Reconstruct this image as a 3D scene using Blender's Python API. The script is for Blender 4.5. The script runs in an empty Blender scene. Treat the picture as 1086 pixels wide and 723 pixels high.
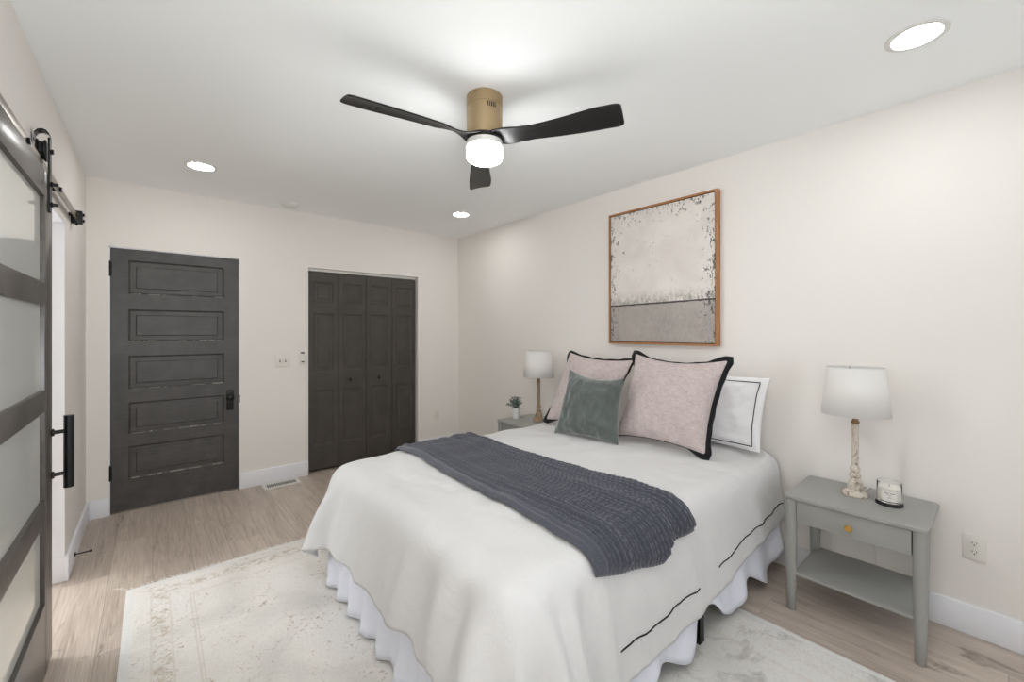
import bpy, bmesh, math, random
import numpy as np
from mathutils import Vector, Matrix, noise
from mathutils.bvhtree import BVHTree

S = bpy.context.scene
COL = S.collection
PI = math.pi

# ------------------------------------------------------------------ camera
CAM_H, FPX, HORIZON = 1.342, 448.0, 351.0
cam_d = bpy.data.cameras.new('camera'); cam = bpy.data.objects.new('camera', cam_d); COL.objects.link(cam)
cam_d.sensor_width = 36.0; cam_d.lens = FPX / 1086.0 * 36.0
cam_d.shift_y = -(361.5 - HORIZON) / 1086.0
cam_d.clip_start = 0.02
cam.location = (0, 0, CAM_H)
cam.rotation_euler = (PI/2, 0, -math.atan(381/448.0))
S.camera = cam

# ------------------------------------------------------------------ view, world, lights
S.view_settings.view_transform = 'Standard'; S.view_settings.look = 'None'
S.view_settings.gamma = 1.0; S.view_settings.use_curve_mapping = False
S.view_settings.exposure = 0.05
S.cycles.max_bounces = 14; S.cycles.diffuse_bounces = 9
S.cycles.sample_clamp_indirect = 6.0
LENS_GLOW = 66.0          # recessed lamps
FAN_GLOW = 52.0
w = bpy.data.worlds.new('sky'); S.world = w; w.use_nodes = True
w.node_tree.nodes['Background'].inputs[0].default_value = (0.80, 0.90, 1.0, 1)
w.node_tree.nodes['Background'].inputs[1].default_value = 1.0

def area(name, loc, rot, sx, sy, power, col):
    d = bpy.data.lights.new(name, 'AREA'); d.shape = 'RECTANGLE'; d.size = sx; d.size_y = sy
    d.energy = power; d.color = col
    o = bpy.data.objects.new(name, d); COL.objects.link(o); o.location = loc; o.rotation_euler = rot
    return o
# daylight entering by the big window in the wall behind the camera; the unseen bath light is added to brighten the room's left side
area('daylight_rear', (1.45, -1.72, 1.35), (PI/2, 0, 0), 2.3, 1.7, 6, (0.92, 0.965, 1.0))
area('bath_fill', (-1.72, 3.75, 1.45), (PI/2, 0, -PI/2-0.45), 0.8, 1.2, 37, (0.95, 0.98, 1.0))
# added area light standing in for the photographer's flash, aimed up at the ceiling
area('flash_stand_in', (0.0, -0.30, 1.30), (PI-0.86, 0, 0.18), 0.8, 0.8, 24, (0.945, 0.97, 0.985))

# ------------------------------------------------------------------ materials
def lin(c): 
    return tuple((v/255/12.92 if v/255 <= 0.04045 else ((v/255+0.055)/1.055)**2.4) for v in c)
def rgba(c): return lin(c) + (1.0,)

class NT:
    def __init__(s, name):
        s.m = bpy.data.materials.new(name); s.m.use_nodes = True; s.t = s.m.node_tree
        s.b = s.t.nodes['Principled BSDF']
    def n(s, kind, **kw):
        nd = s.t.nodes.new(kind)
        for k, v in kw.items(): setattr(nd, k, v)
        return nd
    def l(s, a, b): s.t.links.new(a, b)
    def coords(s, scale=(1,1,1), rot=(0,0,0), loc=(0,0,0), out='Object'):
        tc = s.n('ShaderNodeTexCoord'); mp = s.n('ShaderNodeMapping')
        mp.inputs['Scale'].default_value = scale; mp.inputs['Rotation'].default_value = rot; mp.inputs['Location'].default_value = loc
        s.l(tc.outputs[out], mp.inputs['Vector']); return mp.outputs[0]
    def noise(s, vec, scale=5, detail=4, rough=0.5, dist=0.0):
        nd = s.n('ShaderNodeTexNoise'); nd.inputs['Scale'].default_value = scale; nd.inputs['Detail'].default_value = detail
        nd.inputs['Roughness'].default_value = rough; nd.inputs['Distortion'].default_value = dist
        s.l(vec, nd.inputs['Vector']); return nd.outputs['Fac']
    def ramp(s, fac, stops):
        r = s.n('ShaderNodeValToRGB'); e = r.color_ramp.elements
        while len(e) < len(stops): e.new(0.5)
        for i, (p, c) in enumerate(stops):
            e[i].position = p; e[i].color = c if len(c) == 4 else tuple(c) + (1,)
        s.l(fac, r.inputs[0]); return r.outputs[0]
    def mix(s, fac, a, b, mode='MIX'):
        m = s.n('ShaderNodeMix'); m.data_type = 'RGBA'; m.blend_type = mode
        for i, v in ((0, fac), (6, a), (7, b)):
            if hasattr(v, 'node'): s.l(v, m.inputs[i])
            else: m.inputs[i].default_value = v
        return m.outputs[2]
    def math(s, op, a, b=0.0):
        m = s.n('ShaderNodeMath'); m.operation = op
        for i, v in enumerate((a, b)):
            if hasattr(v, 'node'): s.l(v, m.inputs[i])
            else: m.inputs[i].default_value = v
        return m.outputs[0]
    def bump(s, h, strength=0.2, dist=0.01):
        b = s.n('ShaderNodeBump'); b.inputs['Strength'].default_value = strength; b.inputs['Distance'].default_value = dist
        s.l(h, b.inputs['Height']); s.l(b.outputs[0], s.b.inputs['Normal'])
    def set(s, **kw):
        names = dict(col='Base Color', rough='Roughness', metal='Metallic', spec='Specular IOR Level', trans='Transmission Weight',
                     sheen='Sheen Weight', coat='Coat Weight', coatr='Coat Roughness', ior='IOR', emit='Emission Color', es='Emission Strength', sub='Subsurface Weight')
        for k, v in kw.items():
            i = s.b.inputs[names[k]]
            if hasattr(v, 'node'): s.l(v, i)
            else: i.default_value = v
        return s

def simple(name, c, rough=0.5, metal=0.0, spec=0.5, bump=None, var=0.0, vs=6):
    k = NT(name); k.set(col=rgba(c), rough=rough, metal=metal, spec=spec)
    if var or bump: v = k.coords()
    if var:
        f = k.noise(v, vs, 5)
        d = tuple(max(0, x*(1-var)) for x in lin(c)) + (1,); u = tuple(min(1, x*(1+var)) for x in lin(c)) + (1,)
        k.set(col=k.ramp(f, [(0.3, d), (0.7, u)]))
    if bump: k.bump(k.noise(v, bump[0], 3), bump[1], bump[2])
    return k.m

M = {}
M['wall'] = simple('wall_paint', (232, 228, 223), 0.75, spec=0.25, bump=(160, 0.06, 0.002))
M['ceil'] = simple('ceiling_paint', (246, 248, 248), 0.85, spec=0.2, bump=(120, 0.05, 0.002))
M['trim'] = simple('trim_paint', (234, 235, 240), 0.4, spec=0.4)
M['plate'] = simple('plate_plastic', (225, 221, 214), 0.35)
M['black'] = simple('black_iron', (20, 20, 21), 0.4, 0.3)
M['blackmatte'] = simple('black_plastic', (14, 14, 15), 0.5)
M['slot'] = simple('slot_dark', (25, 23, 22), 0.7)
M['closet'] = simple('closet_paint', (72, 68, 64), 0.5, spec=0.35, var=0.12, vs=9)
M['steel'] = simple('brushed_steel', (150, 142, 132), 0.32, 0.85)
M['white_metal'] = simple('white_metal', (222, 221, 216), 0.4)

def door_paint():
    k = NT('door_paint'); v = k.coords((1, 1, 1)); vw = k.coords((3, 3, 60))
    g = k.noise(vw, 2, 5, 0.6); f = k.noise(v, 7, 6, 0.65)
    c = k.ramp(f, [(0.3, rgba((58, 56, 55))), (0.7, rgba((82, 80, 78)))])
    c = k.mix(0.25, c, k.ramp(g, [(0.35, rgba((46, 44, 44))), (0.65, rgba((84, 80, 77)))]))
    k.set(col=c, rough=k.ramp(g, [(0.2, (0.34,)*3), (0.8, (0.5,)*3)]), spec=0.5); k.bump(g, 0.12, 0.002); return k.m
M['door'] = door_paint()
M['worn_hl'] = simple('worn_sill_highlight', (150, 146, 138), 0.6, var=0.5, vs=40)
def barn_wood():
    k = NT('barn_door_stain'); v = k.coords((1, 22, 2)); g = k.noise(v, 5, 6, 0.6)
    k.set(col=k.ramp(g, [(0.3, rgba((66, 61, 58))), (0.7, rgba((92, 87, 82)))]), rough=0.30, spec=0.7); k.bump(g, 0.15, 0.002); return k.m
M['barn'] = barn_wood()
def frosted():
    k = NT('frosted_glass'); k.set(col=rgba((245, 247, 240)), rough=0.35, trans=0.12, ior=1.45, coat=1.0, coatr=0.04); return k.m
M['frost'] = frosted()

def floor_mat():
    k = NT('oak_plank_floor')
    tc = k.n('ShaderNodeTexCoord'); sx = k.n('ShaderNodeSeparateXYZ'); cb = k.n('ShaderNodeCombineXYZ')
    k.l(tc.outputs['Object'], sx.inputs[0]); k.l(sx.outputs[1], cb.inputs[0]); k.l(sx.outputs[0], cb.inputs[1])
    br = k.n('ShaderNodeTexBrick'); br.offset = 0.37; br.inputs['Scale'].default_value = 1.0
    br.inputs['Brick Width'].default_value = 1.22; br.inputs['Row Height'].default_value = 0.182
    br.inputs['Mortar Size'].default_value = 0.0012; br.inputs['Mortar Smooth'].default_value = 0.3
    br.inputs['Color1'].default_value = (0, 0, 0, 1); br.inputs['Color2'].default_value = (1, 1, 1, 1); br.inputs['Mortar'].default_value = (0.5, 0.5, 0.5, 1)
    k.l(cb.outputs[0], br.inputs['Vector'])
    # per plank shift of the grain
    mp = k.n('ShaderNodeVectorMath'); mp.operation = 'MULTIPLY'; k.l(tc.outputs['Object'], mp.inputs[0]); mp.inputs[1].default_value = (13, 1.3, 1)
    ad = k.n('ShaderNodeVectorMath'); ad.operation = 'MULTIPLY_ADD'; k.l(br.outputs['Color'], ad.inputs[0]); ad.inputs[1].default_value = (9, 31, 5); k.l(mp.outputs[0], ad.inputs[2])
    g = k.noise(ad.outputs[0], 1.6, 8, 0.62, 0.6)
    mp2 = k.n('ShaderNodeVectorMath'); mp2.operation = 'MULTIPLY'; k.l(ad.outputs[0], mp2.inputs[0]); mp2.inputs[1].default_value = (5, 1, 1)
    g2 = k.noise(mp2.outputs[0], 3.0, 6, 0.7)
    c = k.ramp(g, [(0.28, rgba((162, 147, 135))), (0.5, rgba((202, 188, 176))), (0.75, rgba((224, 212, 202)))])
    c = k.mix(0.42, c, k.ramp(g2, [(0.3, rgba((134, 118, 106))), (0.7, rgba((230, 219, 209)))]))
    c = k.mix(0.45, c, k.ramp(br.outputs['Color'], [(0, rgba((205, 199, 194))), (1, rgba((255, 252, 248)))]), 'MULTIPLY')
    # knots
    mk = k.n('ShaderNodeVectorMath'); mk.operation = 'MULTIPLY'; k.l(tc.outputs['Object'], mk.inputs[0]); mk.inputs[1].default_value = (5.5, 1.7, 1)
    kn = k.noise(mk.outputs[0], 1.4, 5, 0.7, 1.0)
    c = k.mix(k.ramp(kn, [(0.60, (0, 0, 0)), (0.76, (0.8,)*3)]), c, rgba((92, 74, 62)))
    c = k.mix(k.math('MULTIPLY', br.outputs['Fac'], 0.45), c, rgba((84, 68, 58)))
    k.set(col=c, rough=k.ramp(g, [(0.2, (0.36,)*3), (0.8, (0.5,)*3)]), spec=0.4)
    k.bump(k.math('ADD', k.math('MULTIPLY', g2, 0.3), k.math('MULTIPLY', br.outputs['Fac'], -1.0)), 0.12, 0.003); return k.m
M['floor'] = floor_mat()

def rug_mat():
    k = NT('rug_pile'); v = k.coords()
    sx = k.n('ShaderNodeSeparateXYZ'); k.l(v, sx.inputs[0])
    big = k.noise(v, 1.7, 4, 0.55, 0.5); mid = k.noise(v, 6, 6, 0.7, 0.8); fine = k.noise(v, 90, 3, 0.7)
    c = k.ramp(big, [(0.32, rgba((214, 211, 206))), (0.5, rgba((236, 232, 226))), (0.7, rgba((238, 237, 235)))])
    # worn tan tracery
    vo = k.n('ShaderNodeTexVoronoi'); vo.feature = 'DISTANCE_TO_EDGE'; vo.inputs['Scale'].default_value = 17
    wob = k.n('ShaderNodeVectorMath'); wob.operation = 'MULTIPLY_ADD'
    nz = k.n('ShaderNodeTexNoise'); nz.inputs['Scale'].default_value = 9; nz.inputs['Detail'].default_value = 5; k.l(v, nz.inputs['Vector'])
    k.l(nz.outputs['Color'], wob.inputs[0]); wob.inputs[1].default_value = (0.14, 0.14, 0); k.l(v, wob.inputs[2]); k.l(wob.outputs[0], vo.inputs['Vector'])
    trac = k.ramp(vo.outputs['Distance'], [(0.0, (1,)*3), (0.10, (0,)*3)])
    patch = k.ramp(mid, [(0.45, (0,)*3), (0.60, (1,)*3)])
    speck = k.ramp(k.noise(v, 55, 3, 0.8), [(0.5, (0,)*3), (0.6, (1,)*3)])
    tm = k.math('MULTIPLY', k.math('MULTIPLY', trac, patch), 0.8); tm = k.math('MULTIPLY', tm, speck)
    c = k.mix(tm, c, rgba((160, 136, 108)))
    # shade of the bed painted into the right side as grey tone and blotches
    gx = k.n('ShaderNodeMapRange'); k.l(sx.outputs[0], gx.inputs[0]); gx.inputs[1].default_value = 0.7; gx.inputs[2].default_value = 1.6
    gm = k.math('MULTIPLY', gx.outputs[0], k.ramp(k.noise(v, 5, 7, 0.75, 0.6), [(0.54, (0,)*3), (0.70, (0.8,)*3)]))
    c = k.mix(k.math('MULTIPLY', gx.outputs[0], 0.6), c, rgba((212, 211, 208)))
    c = k.mix(gm, c, rgba((146, 142, 138)))
    # border lines, parallel to the edges at both long sides and the far end
    def lines(d, spots):
        out = None
        for p, wd in spots:
            a = k.math('ABSOLUTE', k.math('SUBTRACT', d, p)); m_ = k.math('LESS_THAN', a, wd)
            out = m_ if out is None else k.math('MAXIMUM', out, m_)
        return out
    dl = k.math('SUBTRACT', sx.outputs[0], -0.105); df = k.math('SUBTRACT', 2.945, sx.outputs[1]); dr = k.math('SUBTRACT', 2.16, sx.outputs[0])
    dmin = k.math('MINIMUM', k.math('MINIMUM', dl, dr), df)
    ln = lines(dmin, [(0.10, 0.004), (0.17, 0.004), (0.25, 0.004), (0.262, 0.003)])
    c = k.mix(k.math('MULTIPLY', ln, 0.22), c, rgba((190, 174, 150)))
    band = k.math('MULTIPLY', k.math('LESS_THAN', k.math('ABSOLUTE', k.math('SUBTRACT', dmin, 0.135)), 0.03), k.ramp(k.noise(v, 38, 4, 0.7), [(0.48, (0,)*3), (0.58, (0.5,)*3)]))
    c = k.mix(k.math('MULTIPLY', band, k.ramp(gx.outputs[0], [(0, (1,)*3), (1, (0.25,)*3)])), c, rgba((178, 156, 122)))
    edge = k.math('LESS_THAN', dmin, 0.035); c = k.mix(edge, c, rgba((231, 230, 227)))
    c = k.mix(0.22, c, k.ramp(fine, [(0.3, rgba((150, 145, 138))), (0.7, rgba((245, 243, 240)))]), 'MULTIPLY')
    k.set(col=c, rough=0.95, spec=0.1, sheen=0.2); k.bump(fine, 0.35, 0.004); return k.m
M['rug'] = rug_mat()

def cloth(name, c, scale=260, strength=0.12, wr=0.5, var=0.03):
    k = NT(name); v = k.coords(); f = k.noise(v, scale, 2, 0.6); wv = k.noise(v, 9, 5, 0.6, 0.9)
    d = tuple(x*(1-var) for x in lin(c)) + (1,)
    k.set(col=k.mix(k.ramp(wv, [(0.3, (0,)*3), (0.7, (1,)*3)]), d, rgba(c)), rough=0.85, spec=0.2, sheen=0.15)
    k.bump(k.math('ADD', k.math('MULTIPLY', f, 0.12), k.math('MULTIPLY', wv, wr)), strength, 0.02); return k.m
M['duvet'] = cloth('duvet_cotton', (214, 213, 213), 300, 0.35, 0.9)
M['skirt'] = cloth('skirt_cotton', (226, 228, 238), 300, 0.25, 0.8)
M['sham_white'] = cloth('white_sham', (241, 241, 243), 300, 0.3, 0.9)
M['mattress'] = cloth('mattress_ticking', (225, 222, 218))
M['trim_black'] = cloth('black_trim', (24, 24, 26), 200, 0.2)
def crinkle():
    k = NT('pink_crinkle_cotton'); v = k.coords((1, 1, 1)); f = k.noise(k.coords((90, 28, 90)), 1.0, 5, 0.7, 0.6); f2 = k.noise(k.coords((60, 70, 14)), 1.0, 4, 0.6, 0.4); h = k.math('ADD', f, k.math('MULTIPLY', f2, 0.6))
    k.set(col=k.ramp(f, [(0.3, rgba((190, 173, 171))), (0.7, rgba((219, 206, 203)))]), rough=0.9, spec=0.15, sheen=0.2); k.bump(h, 0.9, 0.012); return k.m
M['pink'] = crinkle()
def velvet():
    k = NT('green_velvet'); v = k.coords(); f = k.noise(v, 11, 5, 0.6, 0.8)
    k.set(col=k.ramp(f, [(0.3, rgba((74, 79, 76))), (0.7, rgba((96, 103, 100)))]), rough=0.75, spec=0.2, sheen=0.7); k.bump(f, 0.35, 0.02); return k.m
M['velvet'] = velvet()
def knit():
    k = NT('slate_knit'); f = k.noise(k.coords(), 220, 3, 0.7); g = k.noise(k.coords(), 7, 4)
    c = k.ramp(f, [(0.25, rgba((54, 55, 62))), (0.75, rgba((96, 98, 109)))])
    k.set(col=c, rough=0.95, spec=0.1, sheen=0.3); k.bump(f, 0.5, 0.004); return k.m
M['knit'] = knit()
M['grey'] = simple('grey_lacquer', (153, 153, 149), 0.42, spec=0.4, var=0.03)
M['brass'] = simple('brass', (214, 168, 92), 0.28, 1.0)
def distressed(name, base, wear, lo=0.5, hi=0.58):
    k = NT(name); v = k.coords((1, 1, 0.55)); f = k.noise(v, 70, 6, 0.7, 0.3)
    k.set(col=k.ramp(f, [(lo, rgba(base)), (hi, rgba(wear))]), rough=0.75, spec=0.25); k.bump(f, 0.3, 0.003); return k.m
M['whitewash'] = distressed('whitewashed_wood', (206, 196, 185), (132, 112, 94), 0.52, 0.64)
M['tanwood'] = distressed('weathered_wood', (158, 138, 114), (104, 84, 66), 0.55, 0.66)
M['socket'] = simple('aged_brass', (140, 112, 82), 0.5, 0.6)
def shade_m():
    k = NT('lamp_shade_linen'); k.set(col=rgba((246, 245, 244)), rough=0.9, spec=0.1)
    tr = k.n('ShaderNodeBsdfTranslucent'); tr.inputs[0].default_value = rgba((245, 240, 232)); mx = k.n('ShaderNodeMixShader'); mx.inputs[0].default_value = 0.3
    out = k.t.nodes['Material Output']; k.l(k.b.outputs[0], mx.inputs[1]); k.l(tr.outputs[0], mx.inputs[2]); k.l(mx.outputs[0], out.inputs[0])
    k.bump(k.noise(k.coords(), 400, 2), 0.1, 0.002); return k.m
M['shade'] = shade_m()
M['glass'] = NT('clear_glass').set(col=(1, 1, 1, 1), rough=0.02, trans=1.0, ior=1.1).m
M['wax'] = NT('candle_wax').set(col=rgba((238, 234, 226)), rough=0.6, sub=0.1).m
M['label'] = simple('paper_label', (226, 222, 215), 0.7)
M['ink'] = simple('label_ink', (78, 74, 70), 0.7)
M['gold'] = simple('champagne_metal', (172, 150, 116), 0.42, 0.7)
M['blade'] = simple('black_blade', (24, 23, 23), 0.38, spec=0.4)
M['bulb'] = NT('opal_bulb').set(col=rgba((235, 232, 225)), rough=0.3).m
M['pot'] = simple('white_ceramic', (226, 226, 226), 0.3)
M['soil'] = simple('potting_soil', (60, 50, 42), 0.9)
def leaf_m():
    k = NT('sage_leaf'); f = k.noise(k.coords(), 60, 3); k.set(col=k.ramp(f, [(0.3, rgba((70, 86, 80))), (0.7, rgba((142, 156, 150)))]), rough=0.6); return k.m
M['leaf'] = leaf_m()
M['stem'] = simple('plant_stem', (82, 82, 66), 0.8)
def emitter(name, c, s):
    k = NT(name); k.set(col=rgba((240, 238, 234)), emit=tuple(c) + (1,), es=s); return k.m
M['lens'] = emitter('lamp_lens', (0.985, 0.985, 0.975), LENS_GLOW)
M['fanlens'] = emitter('fan_lamp_diffuser', (0.97, 0.985, 0.985), FAN_GLOW)
def oakframe():
    k = NT('oak_frame'); g = k.noise(k.coords((30, 30, 3)), 2, 5, 0.6)
    k.set(col=k.ramp(g, [(0.3, rgba((152, 100, 58))), (0.7, rgba((182, 128, 80)))]), rough=0.45); return k.m
M['oak'] = oakframe()
PY0, PY1, PZ0, PZ1 = 1.191, 2.024, 1.246, 2.243
def canvas():
    k = NT('abstract_canvas'); v = k.coords(); sx = k.n('ShaderNodeSeparateXYZ'); k.l(v, sx.inputs[0]); Y, Z = sx.outputs[1], sx.outputs[2]
    n1 = k.noise(v, 4, 6, 0.65, 0.4); n2 = k.noise(k.coords((1, 1.6, 0.9)), 34, 7, 0.8, 0.4); n3 = k.noise(v, 60, 5, 0.7)
    zl = k.math('ADD', k.math('MULTIPLY', k.math('SUBTRACT', PY1, Y), 0.017), 1.533)
    d = k.math('SUBTRACT', Z, zl)
    up = k.ramp(n1, [(0.3, rgba((216, 208, 202))), (0.7, rgba((232, 226, 220)))])
    lo = k.ramp(k.math('ADD', k.math('MULTIPLY', n2, 0.6), k.math('MULTIPLY', n1, 0.4)), [(0.3, rgba((118, 110, 105))), (0.42, rgba((166, 158, 152))), (0.7, rgba((190, 183, 177)))])
    c = k.mix(k.math('GREATER_THAN', d, 0.0), lo, up)
    # grey smear above the horizon line
    sm = k.n('ShaderNodeMapRange'); k.l(d, sm.inputs[0]); sm.inputs[1].default_value = 0.0; sm.inputs[2].default_value = 0.10; sm.inputs[3].default_value = 1.0; sm.inputs[4].default_value = 0.0
    smk = k.math('MULTIPLY', k.math('MULTIPLY', sm.outputs[0], k.math('GREATER_THAN', d, 0.0)), k.ramp(n2, [(0.42, (0,)*3), (0.6, (1,)*3)]))
    c = k.mix(smk, c, rgba((128, 126, 118)))
    ln = k.math('LESS_THAN', k.math('ABSOLUTE', k.math('ADD', d, k.math('MULTIPLY', k.math('SUBTRACT', n2, 0.5), 0.02))), 0.0055)
    c = k.mix(k.math('MULTIPLY', ln, 0.9), c, rgba((46, 45, 46)))
    # dark flecks, denser at the borders
    ey = k.math('MINIMUM', k.math('SUBTRACT', Y, PY0), k.math('SUBTRACT', PY1, Y)); ez = k.math('SUBTRACT', PZ1, Z)
    e = k.math('MINIMUM', ey, ez)
    er = k.n('ShaderNodeMapRange'); k.l(e, er.inputs[0]); er.inputs[1].default_value = 0.02; er.inputs[2].default_value = 0.16; er.inputs[3].default_value = 0.13; er.inputs[4].default_value = 0.0
    fl = k.noise(k.coords((1, 1.3, 0.8), loc=(3, 5, 1)), 34, 5, 0.75, 0.4)
    fm = k.ramp(k.math('ADD', fl, er.outputs[0]), [(0.655, (0,)*3), (0.69, (0.85,)*3)])
    c = k.mix(fm, c, rgba((70, 70, 68)))
    k.set(col=c, rough=0.8, spec=0.2); k.bump(n3, 0.3, 0.003); return k.m
M['canvas'] = canvas()

# ------------------------------------------------------------------ mesh helpers
def bx(bm, lo, hi, bev=0.0, seg=2, mtx=None):
    r = bmesh.ops.create_cube(bm, size=1.0)
    vs = r['verts']; c = [(a+b)/2 for a, b in zip(lo, hi)]; s = [abs(b-a) for a, b in zip(lo, hi)]
    for v in vs: v.co = Vector((v.co[i]*s[i] + c[i] for i in range(3)))
    if bev > 0:
        es = list({e for v in vs for e in v.link_edges})
        o = bmesh.ops.bevel(bm, geom=es, offset=bev, segments=seg, affect='EDGES', profile=0.5)
        vs = list({v for f in o['faces'] for v in f.verts} | {v for v in vs if v.is_valid})
    if mtx is not None:
        for v in vs: v.co = mtx @ v.co
    return vs
def BX(lo, hi, bev=0.0, seg=2):
    bm = bmesh.new(); bx(bm, lo, hi, bev, seg); return bm
def lathe(bm, prof, segs=40, c=(0, 0, 0), cap=True, arc=None):
    rings = []
    for r, z in prof:
        if r < 1e-6: rings.append([bm.verts.new((c[0], c[1], c[2]+z))])
        else: rings.append([bm.verts.new((c[0]+r*math.cos(2*PI*i/segs), c[1]+r*math.sin(2*PI*i/segs), c[2]+z)) for i in range(segs)])
    for a, b in zip(rings, rings[1:]):
        for i in range(segs):
            j = (i+1) % segs
            if len(a) == 1 and len(b) == 1: continue
            if len(a) == 1: bm.faces.new((a[0], b[j], b[i]))
            elif len(b) == 1: bm.faces.new((a[i], a[j], b[0]))
            else: bm.faces.new((a[i], a[j], b[j], b[i]))
    if cap:
        if len(rings[0]) > 1: bm.faces.new(rings[0][::-1])
        if len(rings[-1]) > 1: bm.faces.new(rings[-1])
    bmesh.ops.recalc_face_normals(bm, faces=bm.faces[:])
    return [v for r in rings for v in r]
def LATHE(prof, segs=40, c=(0, 0, 0), cap=True):
    bm = bmesh.new(); lathe(bm, prof, segs, c, cap); return bm
def tube(bm, pts, r, segs=10, cap=True):
    pts = [Vector(p) for p in pts]; rings = []; n = len(pts)
    t0 = (pts[1]-pts[0]).normalized(); up = Vector((0, 0, 1)) if abs(t0.z) < 0.9 else Vector((1, 0, 0))
    nrm = t0.cross(up).normalized()
    for i, p in enumerate(pts):
        t = (pts[min(i+1, n-1)] - pts[max(i-1, 0)]).normalized()
        nrm = (nrm - t*nrm.dot(t)).normalized(); b = t.cross(nrm)
        rr = r[i] if hasattr(r, '__len__') else r
        rings.append([bm.verts.new(p + (nrm*math.cos(2*PI*k/segs) + b*math.sin(2*PI*k/segs))*rr) for k in range(segs)])
    for a, c in zip(rings, rings[1:]):
        for k in range(segs): bm.faces.new((a[k], a[(k+1) % segs], c[(k+1) % segs], c[k]))
    if cap: bm.faces.new(rings[0][::-1]); bm.faces.new(rings[-1])
    return rings
def TUBE(pts, r, segs=10):
    bm = bmesh.new(); tube(bm, pts, r, segs); return bm
def link_mesh(name, me, m, parent=None, smooth=35):
    if m is not None: me.materials.append(m)
    if smooth:
        for p in me.polygons: p.use_smooth = True
        me.set_sharp_from_angle(angle=math.radians(smooth))
    o = bpy.data.objects.new(name, me); COL.objects.link(o)
    if parent is not None: o.parent = parent
    return o
def obj(name, bm, m, parent=None, smooth=35):
    me = bpy.data.meshes.new(name); bmesh.ops.recalc_face_normals(bm, faces=bm.faces[:]); bm.to_mesh(me); bm.free()
    return link_mesh(name, me, m, parent, smooth)
def grid_mesh(name, P, m, parent=None, thick=0.0, sub=0, smooth=180):
    """P: array (n, k, 3) -> quad grid; optional thickness and subdivision"""
    n, kk = P.shape[:2]
    idx = np.arange(n*kk).reshape(n, kk)
    f = np.stack([idx[:-1, :-1], idx[1:, :-1], idx[1:, 1:], idx[:-1, 1:]], -1).reshape(-1, 4)
    me = bpy.data.meshes.new(name); me.from_pydata(P.reshape(-1, 3).tolist(), [], f.tolist()); me.update()
    o = link_mesh(name, me, m, parent, smooth)
    if sub:
        md = o.modifiers.new('subdivision', 'SUBSURF'); md.levels = sub; md.render_levels = sub
    if thick:
        md = o.modifiers.new('thickness', 'SOLIDIFY'); md.thickness = thick; md.offset = 0
    return o
def thing(name, label, cat, loc=(0, 0, 0), group=None):
    o = bpy.data.objects.new(name, None); COL.objects.link(o); o.location = loc; o.empty_display_size = 0.1
    o['label'] = label; o['category'] = cat
    if group: o['group'] = group
    return o
def tag(o, label, cat, group=None):
    o['label'] = label; o['category'] = cat
    if group: o['group'] = group
    return o
def struct(name, bm, m, parent=None, smooth=35):
    o = obj(name, bm, m, parent, smooth)
    if parent is None: o['kind'] = 'structure'
    return o
def sroot(name, loc=(0, 0, 0), label=None, cat=None):
    o = bpy.data.objects.new(name, None); COL.objects.link(o); o.location = loc; o['kind'] = 'structure'
    if label: o['label'] = label; o['category'] = cat
    return o
def rel(bm, loc):
    bmesh.ops.translate(bm, verts=bm.verts[:], vec=(-loc[0], -loc[1], -loc[2])); return bm
def dup(root, loc, label, group=None):
    r = root.copy(); COL.objects.link(r); r.location = loc; r['label'] = label
    if group: r['group'] = group
    for ch in list(root.children):
        c = ch.copy(); COL.objects.link(c); c.parent = r
        for g in list(ch.children):
            d = g.copy(); COL.objects.link(d); d.parent = c
    return r

# ------------------------------------------------------------------ room shell
XL, XR, YB, YR, H = -0.36, 2.76, 4.235, -1.5, 2.44
BX0 = -1.8                                     # far side of the bath next door
WT = 0.12
DX0, DX1, DZ1 = -0.243, 0.564, 1.960           # panel door opening
CX0, CX1, CZ1 = 1.106, 2.236, 1.937            # closet opening
OY0, OY1, OZ1 = 2.18, 3.29, 1.93               # sliding door opening in the left wall
struct('floor', BX((BX0, YR-WT, -0.1), (XR+WT, YB+0.8, 0)), M['floor'])
struct('ceiling', BX((BX0, YR-WT, H), (XR+WT, YB+0.8, H+0.1)), M['ceil'])
struct('wall_right', BX((XR, YR-WT, 0), (XR+WT, YB+0.8, H)), M['wall'])
bm = bmesh.new()
for lo, hi in [((BX0, 0), (DX0, H)), ((DX0, DZ1), (DX1, H)), ((DX1, 0), (CX0, H)), ((CX0, CZ1), (CX1, H)), ((CX1, 0), (XR, H))]:
    bx(bm, (lo[0], YB, lo[1]), (hi[0], YB+WT, hi[1]))
struct('wall_back', bm, M['wall'])
bm = bmesh.new()
bx(bm, (XL-WT, OY1, 0), (XL, YB, H)); bx(bm, (XL-WT, OY0, OZ1), (XL, OY1, H)); bx(bm, (XL-WT, YR, 0), (XL, OY0, H))
struct('wall_left', bm, M['wall'])
bm = bmesh.new()                                # wall behind the camera with its window opening
WX0, WX1, WZ0, WZ1 = 0.3, 2.6, 0.5, 2.2
bx(bm, (XL, YR-WT, 0), (WX0, YR, H)); bx(bm, (WX1, YR-WT, 0), (XR, YR, H)); bx(bm, (WX0, YR-WT, 0), (WX1, YR, WZ0)); bx(bm, (WX0, YR-WT, WZ1), (WX1, YR, H))
struct('wall_rear', bm, M['wall'])
wn = sroot('window_1', (1.45, YR, 1.35))
bm = bmesh.new()
for lo, hi in [((WX0, WZ0), (WX0+.06, WZ1)), ((WX1-.06, WZ0), (WX1, WZ1)), ((WX0, WZ0), (WX1, WZ0+.06)), ((WX0, WZ1-.06), (WX1, WZ1)), ((1.43, WZ0), (1.47, WZ1))]:
    bx(bm, (lo[0], YR-.09, lo[1]), (hi[0], YR-.03, hi[1]))
obj('window_frame', rel(bm, (1.45, YR, 1.35)), M['trim'], wn)
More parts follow.
